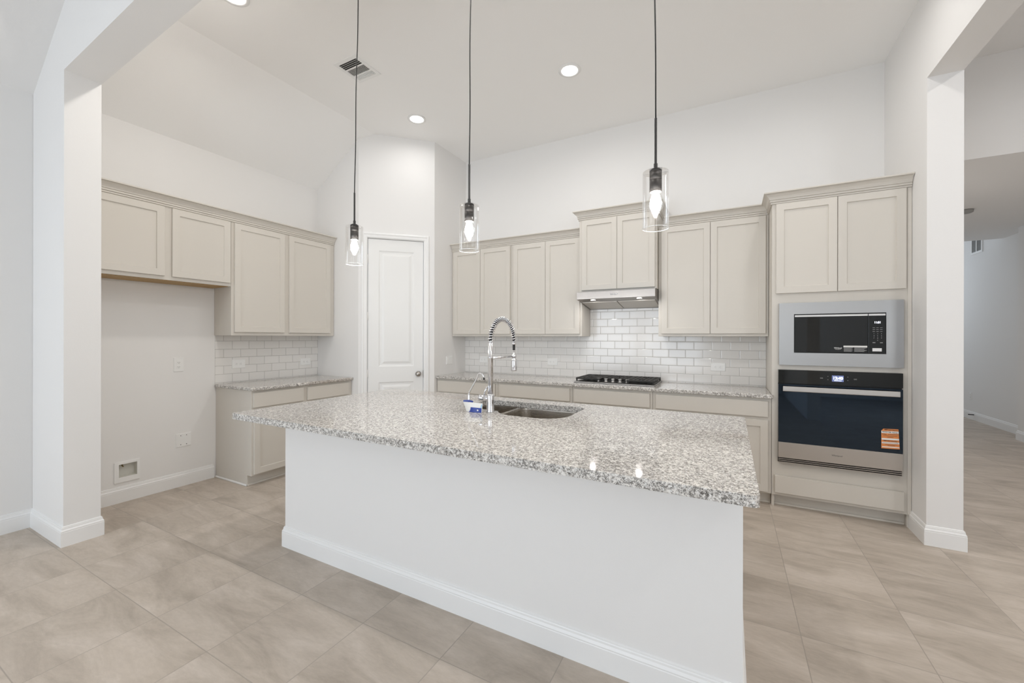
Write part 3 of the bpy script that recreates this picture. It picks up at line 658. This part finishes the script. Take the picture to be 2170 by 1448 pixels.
sw = MB(); pts = [(.728+.04*t, 4.0044, 1.3165+.004*math.sin(t*math.pi*1.0)*-1) for t in [i/8 for i in range(9)]]
obj('logo_swoosh', MB().tube(pts, .0008, 6), M_WHITEINK, dr)
obj('start_label', MB().box(.955, 1.009, 4.0035, 4.0045, 1.303, 1.327), M_WHITEINK, cp)
nums = ['1', '2', '3', '4', '5', '6', '7', '8', '9', '', '0', '']
for i, ch in enumerate(nums):
    if ch: text(ch, .011, M_GREYINK, cp, (.964+.0215*(i % 3), 4.0045, 1.436-.0165*(i//3)), 'key_numeral')
for r in range(3):
    for q in range(3): obj('key_legend', MB().box(.956+.0215*q, .970+.0215*q, 4.0038, 4.0045, 1.480-.014*r, 1.4825-.014*r), M_GREYINK, cp)
for q in (0, 2): obj('key_legend', MB().box(.956+.0215*q, .972+.0215*q, 4.0038, 4.0045, 1.366, 1.371), M_GREYINK, cp)
stk = obj('energy_sticker', MB().box(.782, .925, 4.0035, 4.0045, 1.332, 1.344), M_PAPER, dr, label='white sticker band')
ln = MB()
for i in range(6):
    ln.box(.784, .838-.006*(i % 2), 4.0036, 4.0045, 1.326-.0055*i, 1.3285-.0055*i).box(.848, .922-.008*(i % 3), 4.0036, 4.0045, 1.326-.0055*i, 1.3285-.0055*i)
obj('sticker_print', ln, M_GREYINK, dr)

# ------------------------------------------------------------------ wall oven
ov = thing('wall_oven', 'built-in black glass and stainless wall oven under the microwave', 'oven', (.745, 4.2, .40))
OX0, OX1 = .357, 1.126; OF = 3.990
obj('oven_body', MB().box(.388, 1.097, 4.031, 4.50, .404, 1.121), M_BLACK, ov)
obj('side_trim', MB().box(OX0, OX1, 4.012, 4.0295, .383, 1.143), M_BLACK, ov)
pn = obj('control_panel', MB().box(OX0, OX1, OF, 4.0115, 1.034, 1.143), M_BLACKGLASS, ov, bevel=.001)
od = obj('door', MB().box(OX0, OX1, OF, 4.0115, .552, 1.024), M_OVENGLASS, ov, bevel=.001, label='black glass oven door')
bd = obj('lower_band', MB().box(OX0, OX1, OF-.001, 4.0115, .424, .5505), M_BAR, ov, bevel=.001)
obj('handle', MB().box(.384, 1.100, 3.944, 3.956, .972, 1.013).box(.392, .408, 3.956, OF, .980, 1.005).box(1.076, 1.092, 3.956, OF, .980, 1.005), M_BAR, od, bevel=.004, seg=3)
for z in (.4145, .401, .388): obj('vent_slat', MB().box(OX0+.003, OX1-.003, OF-.002, 4.0115, z-.003, z+.002), M_BAR, ov)
obj('display', MB().box(.708, .781, OF-.0008, OF-.0001, 1.063, 1.111), M_PANEL, pn)
text('12:40', .030, M_DISPLAY, pn, (.7445, OF-.0014, 1.089), 'clock_digits', bold=.0008, wide=.95)
obj('clock_underline', MB().box(.722, .767, OF-.0016, OF-.0009, 1.069, 1.072), M_DISPLAY, pn)
for x0 in (.634, .843):
    ic = MB()
    for q in (0, .0095): ic.box(x0+q, x0+q+.0075, OF-.0008, OF-.0001, 1.0825, 1.084).box(x0+q, x0+q+.0075, OF-.0008, OF-.0001, 1.0895, 1.091).box(x0+q, x0+q+.001, OF-.0008, OF-.0001, 1.084, 1.0895).box(x0+q+.0065, x0+q+.0075, OF-.0008, OF-.0001, 1.084, 1.0895)
    obj('panel_icon', ic, M_GREYINK, pn)
for x0 in (.683, .806):
    for z in (1.076, 1.102): obj('panel_icon', MB().box(x0-.003, x0+.003, OF-.0008, OF-.0001, z-.0015, z+.0015), M_GREYINK, pn)
text('Whirlpool', .018, M_SLOT, bd, (.741, OF-.0012, .486), 'logo_lettering', wide=.9)
# warning sticker on the oven glass
st = thing('warning_sticker', 'orange and white warning sticker on the lower right of the oven glass', 'sticker', (1.055, OF-.001, .65))
M4 = Matrix.Translation((1.053, OF-.0002, .655)) @ Matrix.Rotation(math.radians(-2.2), 4, 'Y')
def sq(x0, x1, z0, z1, y0=-.0008, y1=-.0002):
    m_ = MB().box(x0, x1, y0, y1, z0, z1); m_.v = [tuple(M4 @ Vector(p)) for p in m_.v]; return m_
m_ = MB().prism([(-.052, -.073), (.052, -.073), (.050, .074), (-.034, .074), (-.047, .060)], 'y', -.0009, -.0002); m_.v = [tuple(M4 @ Vector(p)) for p in m_.v]
obj('sheet', m_, M_ORANGE, st)
for z0, z1 in ((.041, .057), (-.008, .004), (-.036, -.024), (-.064, -.057)):
    obj('white_band', sq(-.0475, .0505, z0, z1, -.0013, -.0009), M_PAPER, st, label='white printed band')
def stx(s, size, x, z, mm, wide=1): p = M4 @ Vector((x, -.0018, z)); text(s, size, mm, st, tuple(p), 'sticker_text', tilt=math.radians(-2.2), bold=.00008, wide=wide)
stx('IMPORTANT!', .0130, .008, .0652, M_DARKINK, 1.0); stx('REGISTER NOW', .0125, .001, .0490, M_DARKINK, .95)
stx('IMPORTANTE!', .0125, .001, -.0160, M_DARKINK, .98); stx('CALL', .0110, -.030, .0330, M_DARKINK)
l2 = MB()
for z, a, q in ((.0335, -.010, .045), (.022, -.038, .042), (.013, -.015, .020), (-.0305, -.045, .046), (-.043, -.030, .040), (-.050, -.016, .026)): l2.box(a, q, -.0015, -.0009, z-.0012, z+.0012)
l2.v = [tuple(M4 @ Vector(p)) for p in l2.v]; obj('fine_print', l2, M_DARKINK, st)

# ------------------------------------------------------------------ pendants
BY = 1.95; PK = 1.95/2.18
def pz(z): return 1.4027+(z-1.4027)*PK
def prof(pts): return [(max(r*PK, .0008), pz(z)) for r, z in pts]
def pendant(x, xt, zrod, label, bow):
    x *= PK; xt *= PK
    p = thing('pendant_light', label, 'pendant lamp', (x, BY, HC), 0, 'pendants hung in a row over the island')
    obj('canopy', MB().lathe([(.001, 0), (.055, 0), (.055, -.010), (.045, -.018), (.008, -.020), (.001, -.020)], (xt, BY, HC-.001), 32), M_BLACK, p)
    n = 24; pts = []
    for i in range(n+1):
        t = i/n; pts.append((x+(xt-x)*t+bow*math.sin(t*math.pi*3)*math.sin(t*math.pi), BY, pz(zrod)+(HC-.02-pz(zrod))*t))
    obj('cord', MB().tube(pts, .0033, 8), M_BLACK, p)
    obj('stem', MB().lathe(prof([(.001, zrod), (.0065, zrod), (.0065, 2.292), (.0095, 2.290), (.0095, 2.268), (.012, 2.266), (.022, 2.262), (.030, 2.254), (.0305, 2.248), (.001, 2.248)]), (x, BY, 0), 24), M_BLACK, p)
    obj('socket', MB().lathe(prof([(.001, 2.247), (.0300, 2.247), (.0300, 2.208), (.0285, 2.207), (.0285, 2.204), (.0300, 2.203), (.0300, 2.146), (.026, 2.144), (.026, 2.160), (.001, 2.160)]), (x, BY, 0), 32), M_SOCKET, p)
    sh = obj('glass_shade', MB().lathe(prof([(.0305, 2.2475), (.062, 2.2475), (.064, 2.2455), (.064, 1.960)]), (x, BY, 0), 48, cap=False), M_GLASS, p, label='clear glass cylinder shade')
    obj('shade_rim', MB().lathe(prof([(.0628, 1.9605), (.0646, 1.9605), (.0646, 1.9580), (.0628, 1.9580), (.0628, 1.9605)]), (x, BY, 0), 48, cap=False), M_GLASSRIM, sh)
    bu = obj('bulb', MB().lathe(prof([(.001, 2.026), (.010, 2.029), (.025, 2.042), (.037, 2.062), (.041, 2.084), (.038, 2.106), (.028, 2.126), (.020, 2.138), (.0170, 2.158)]), (x, BY, 0), 32, cap=False), M_BULBGLASS, p, label='clear glass bulb')
    obj('filament', MB().lathe(prof([(.001, 2.036), (.008, 2.040), (.013, 2.054), (.022, 2.068), (.028, 2.088), (.025, 2.108), (.020, 2.124), (.0155, 2.138), (.0150, 2.152), (.001, 2.153)]), (x, BY, 0), 20), M_BULB, bu, label='glowing filaments')
    return p
pendant(-2.525, -2.487, 2.503, 'lit clear glass pendant, leftmost of the three over the island', .004)
pendant(-1.474, -1.462, 2.512, 'lit clear glass pendant, middle of the three over the island', .003)
pendant(-.333, -.345, 2.522, 'lit clear glass pendant, rightmost of the three over the island', .002)

# ------------------------------------------------------------------ recessed ceiling lights
RL = ['round recessed ceiling light near the pantry corner', 'round recessed ceiling light above the range hood, between the right two pendants', 'round recessed ceiling light cut by the top edge, left of the air vent',
      'round recessed ceiling light in the back right corner', 'round recessed ceiling light above the island front', 'round recessed ceiling light above the right end of the island']
for i, (x, y, pw) in enumerate(RECESSED):
    r = thing('recessed_light', RL[i], 'ceiling light', (x, y, HC), 0, 'recessed ceiling lights')
    obj('trim_ring', MB().lathe([(.072, -.001), (.098, -.001), (.098, -.004), (.080, -.008), (.072, -.006), (.072, -.001)], (x, y, HC), 40, cap=False), M_TRIM, r)
    obj('diffuser', MB().lathe([(.001, -.006), (.070, -.006), (.073, -.003), (.001, -.003)], (x, y, HC), 40), M_LED, r)
    area('recessed_light_beam', (x, y, HC-.012), (0, 0, 0), .13, .13, pw, (1.0, .95, .885) if i == 2 else WARM, 'DISK', 170)

for i, (x, y, lab) in enumerate([(2.42, .9, 'added unseen fill light over the hall, nearer the dining end'), (2.42, 3.1, 'added unseen fill light over the hall beside the kitchen'), (1.80, 5.9, 'added hidden fill light under the lowered hall ceiling')]):  # three out-of-view fixtures added to brighten and warm the hall floor
    HZ = HC if i < 2 else 2.94
    r = thing('recessed_light', lab, 'ceiling light', (x, y, HZ), 0, 'recessed ceiling lights')
    obj('trim_ring', MB().lathe([(.072, -.001), (.098, -.001), (.098, -.004), (.080, -.008), (.072, -.006), (.072, -.001)], (x, y, HZ), 40, cap=False), M_TRIM, r)
    obj('diffuser', MB().lathe([(.001, -.006), (.070, -.006), (.073, -.003), (.001, -.003)], (x, y, HZ), 40), M_LED, r)
    area('recessed_light_beam', (x, y, HZ-.012), (0, 0, 0), .13, .13, (15, 15, 12)[i], (1.0, .95, .90), 'DISK', 170)

# ------------------------------------------------------------------ vents
cv = thing('ceiling_vent', 'white square ceiling air vent with dark louvers', 'vent', (-2.937, 2.565, HC))
VX0, VX1, VY0, VY1 = -3.043, -2.832, 2.454, 2.682
fr = MB()
for a, q, c_, d_ in wall_rects(VX0-.032, VX1+.032, VY0-.036, VY1+.032, [(VX0, VX1, VY0, VY1)]): fr.box(a, q, c_, d_, HC-.006, HC-.0005)
fr.box(VX0, VX1, 2.528, 2.540, HC-.006, HC-.001).box(VX0, VX1, 2.618, 2.630, HC-.006, HC-.001)
obj('frame', fr, M_TRIM, cv)
obj('duct', MB().box(VX0, VX1, VY0, VY1, HC-.0016, HC-.0004), M_DUCT, cv)
for i in range(4): y = VY0+.010+i*.019; obj('louver', MB().prism([(y+.007, HC-.002), (y+.0105, HC-.002), (y+.0035, HC-.009), (y, HC-.009)], 'x', VX0, VX1), M_TRIM, cv)
for i in range(4): y = 2.632+i*.0125; obj('louver', MB().prism([(y, HC-.008), (y+.0095, HC-.006), (y+.0095, HC-.002), (y, HC-.004)], 'x', VX0, VX1), M_TRIM, cv)
for i in range(14): x = VX0+.004+i*.0152; obj('louver', MB().prism([(x, HC-.002), (x+.004, HC-.002), (x+.007, HC-.007), (x+.003, HC-.007)], 'y', 2.540, 2.618), M_TRIM, cv)
hv = thing('wall_vent', 'white two-bay air vent high on the far hall wall', 'vent', (XH2, 9.83, 3.0))
fr = MB()
for a, q, c_, d_ in wall_rects(9.655, 10.01, 2.845, 3.20, [(9.685, 9.822, 2.880, 3.17), (9.848, 9.98, 2.880, 3.17)]): fr.box(XH2-.012, XH2-.0005, a, q, c_, d_)
obj('frame', fr, M_TRIM, hv); 
obj('grille', MB().box(XH2-.006, XH2-.0008, 9.685, 9.98, 2.88, 3.17), mat('grey_grille', (.14, .14, .13), .6), hv)
for i in range(12): obj('louver', MB().box(XH2-.009, XH2-.005, 9.686, 9.979, 2.890+i*.023, 2.896+i*.023), mat('grey_slat', (.2, .2, .19), .5) if i == 0 else bpy.data.materials['grey_slat'], hv)

# ------------------------------------------------------------------ outlets, switch, wall boxes
def plate_local(w_, h_): return MB().add([(-w_/2, 0, -h_/2), (w_/2, 0, -h_/2), (w_/2, 0, h_/2), (-w_/2, 0, h_/2), (-w_/2+.003, -.006, -h_/2+.003), (w_/2-.003, -.006, -h_/2+.003), (w_/2-.003, -.006, h_/2-.003), (-w_/2+.003, -.006, h_/2-.003)], [(0, 1, 2, 3), (4, 5, 6, 7), (0, 1, 5, 4), (1, 2, 6, 5), (2, 3, 7, 6), (3, 0, 4, 7)])
def outlet(loc, rz, w_, h_, label, horiz=True, group='outlets on the tile and walls'):
    r = thing('power_outlet', label, 'outlet', loc, rz, group)
    obj('cover_plate', plate_local(w_, h_), M_PLATE, r, local=True)
    for s_ in (-1, 1):
        cx, cz = (s_*.0205, 0) if horiz else (0, s_*.0205)
        k_ = obj('receptacle', MB().box(cx-.0165, cx+.0165, -.0085, -.0062, cz-.0165, cz+.0165), M_PLATE, r, local=True, bevel=.004)
        sl = MB()
        for q in (-1, 1):
            if horiz: sl.box(cx-.003, cx+.005, -.0090, -.0084, cz+q*.0065-.0012, cz+q*.0065+.0012)
            else: sl.box(cx+q*.0065-.0012, cx+q*.0065+.0012, -.0090, -.0084, cz-.003, cz+.005)
        if horiz: sl.box(cx-.0105, cx-.0065, -.0090, -.0084, cz-.002, cz+.002)
        else: sl.box(cx-.002, cx+.002, -.0090, -.0084, cz-.0105, cz-.0065)
        obj('slots', sl, M_SLOT if (not horiz) else M_FAINT, k_, local=True)
    return r
outlet((XL+.0005, 1.900, 1.142), R90, .078, .132, 'upright white outlet on the wall of the empty refrigerator space', horiz=False)
outlet((XL+.0095, 2.424, 1.121), R90, .132, .092, 'sideways white outlet on the left tile, nearer the refrigerator space')
outlet((XL+.0095, 3.188, 1.106), R90, .132, .086, 'sideways white outlet on the left tile, nearer the pantry')
outlet((-2.895, YB-.0095, 1.108), 0, .125, .085, 'white outlet on the back tile just left of the tall faucet')
outlet((-1.906, YB-.0095, 1.107), 0, .132, .085, 'white outlet on the back tile between the tall faucet and the cooktop')
outlet((-.100, YB-.0095, 1.107), 0, .135, .082, 'white outlet on the back tile between the cooktop and the oven tower')
outlet((XH2-.0005, 10.03, .40), -R90, .075, .12, 'white outlet low on the far hall wall', horiz=False)
sw = thing('light_switch', 'white rocker switch plate beside the pantry above the back counter end', 'switch', (XP+.0005, 4.273, 1.107), R90)
obj('cover_plate', plate_local(.130, .105), M_PLATE, sw, local=True)
for s_ in (-1, 1): obj('rocker', MB().box(s_*.024-.0165, s_*.024+.0165, -.009, -.0062, -.032, .032), M_PLATE, sw, local=True, bevel=.001)
bp_ = thing('blank_cover_plate', 'blank white double cover plate low on the left wall', 'cover plate', (XL+.0005, 1.940, .432), R90)
obj('plate', plate_local(.124, .126), M_PLATE, bp_, local=True)
for a in (-.023, .023):
    for c_ in (-.042, .042): obj('screw', MB().lathe([(.001, -.0075), (.0035, -.0075), (.0035, -.006), (.001, -.006)], (a, 0, c_), 10, axis='y'), M_SLOT, bp_, local=True)
ib = thing('water_line_box', 'open white recessed water line box low on the left wall', 'wall box', (XL, 1.532, .17))
fr = MB()
for a, q, c_, d_ in wall_rects(1.448, 1.617, .168, .342, [(1.478, 1.598, .210, .320)]): fr.box(XL+.0005, XL+.008, a, q, c_, d_)
obj('frame', fr, M_PLATE, ib, bevel=.001)
rc = MB().box(XL-.052, XL-.050, 1.478, 1.598, .210, .320).box(XL-.050, XL-.0003, 1.4765, 1.478, .210, .320).box(XL-.050, XL-.0003, 1.598, 1.5995, .210, .320).box(XL-.050, XL-.0003, 1.478, 1.598, .2085, .210).box(XL-.050, XL-.0003, 1.478, 1.598, .320, .3215)
obj('recess', rc, M_DRYWALL, ib)
obj('water_valve', MB().tube([(XL-.034, 1.512, .319), (XL-.034, 1.512, .300)], .006, 12).tube([(XL-.034, 1.512, .301), (XL-.014, 1.512, .294)], .0045, 12), mat('brass', (.30, .24, .12), .35, .9), ib)
# door stop and smoke detector in the hall
tag(obj('door_stop', MB().tube([(XH2-.016, 9.89, .093), (XH2-.085, 9.89, .093)], .008, 12), M_BLACK), 'small dark door stop on the hall baseboard', 'door stop')
tag(obj('smoke_detector', MB().lathe([(.001, -.001), (.065, -.001), (.062, -.030), (.045, -.040), (.001, -.040)], (2.50, 6.87, 2.94), 28), mat('grey_plastic', (.30, .30, .29), .5)), 'small grey smoke detector under the low hall ceiling', 'smoke detector')
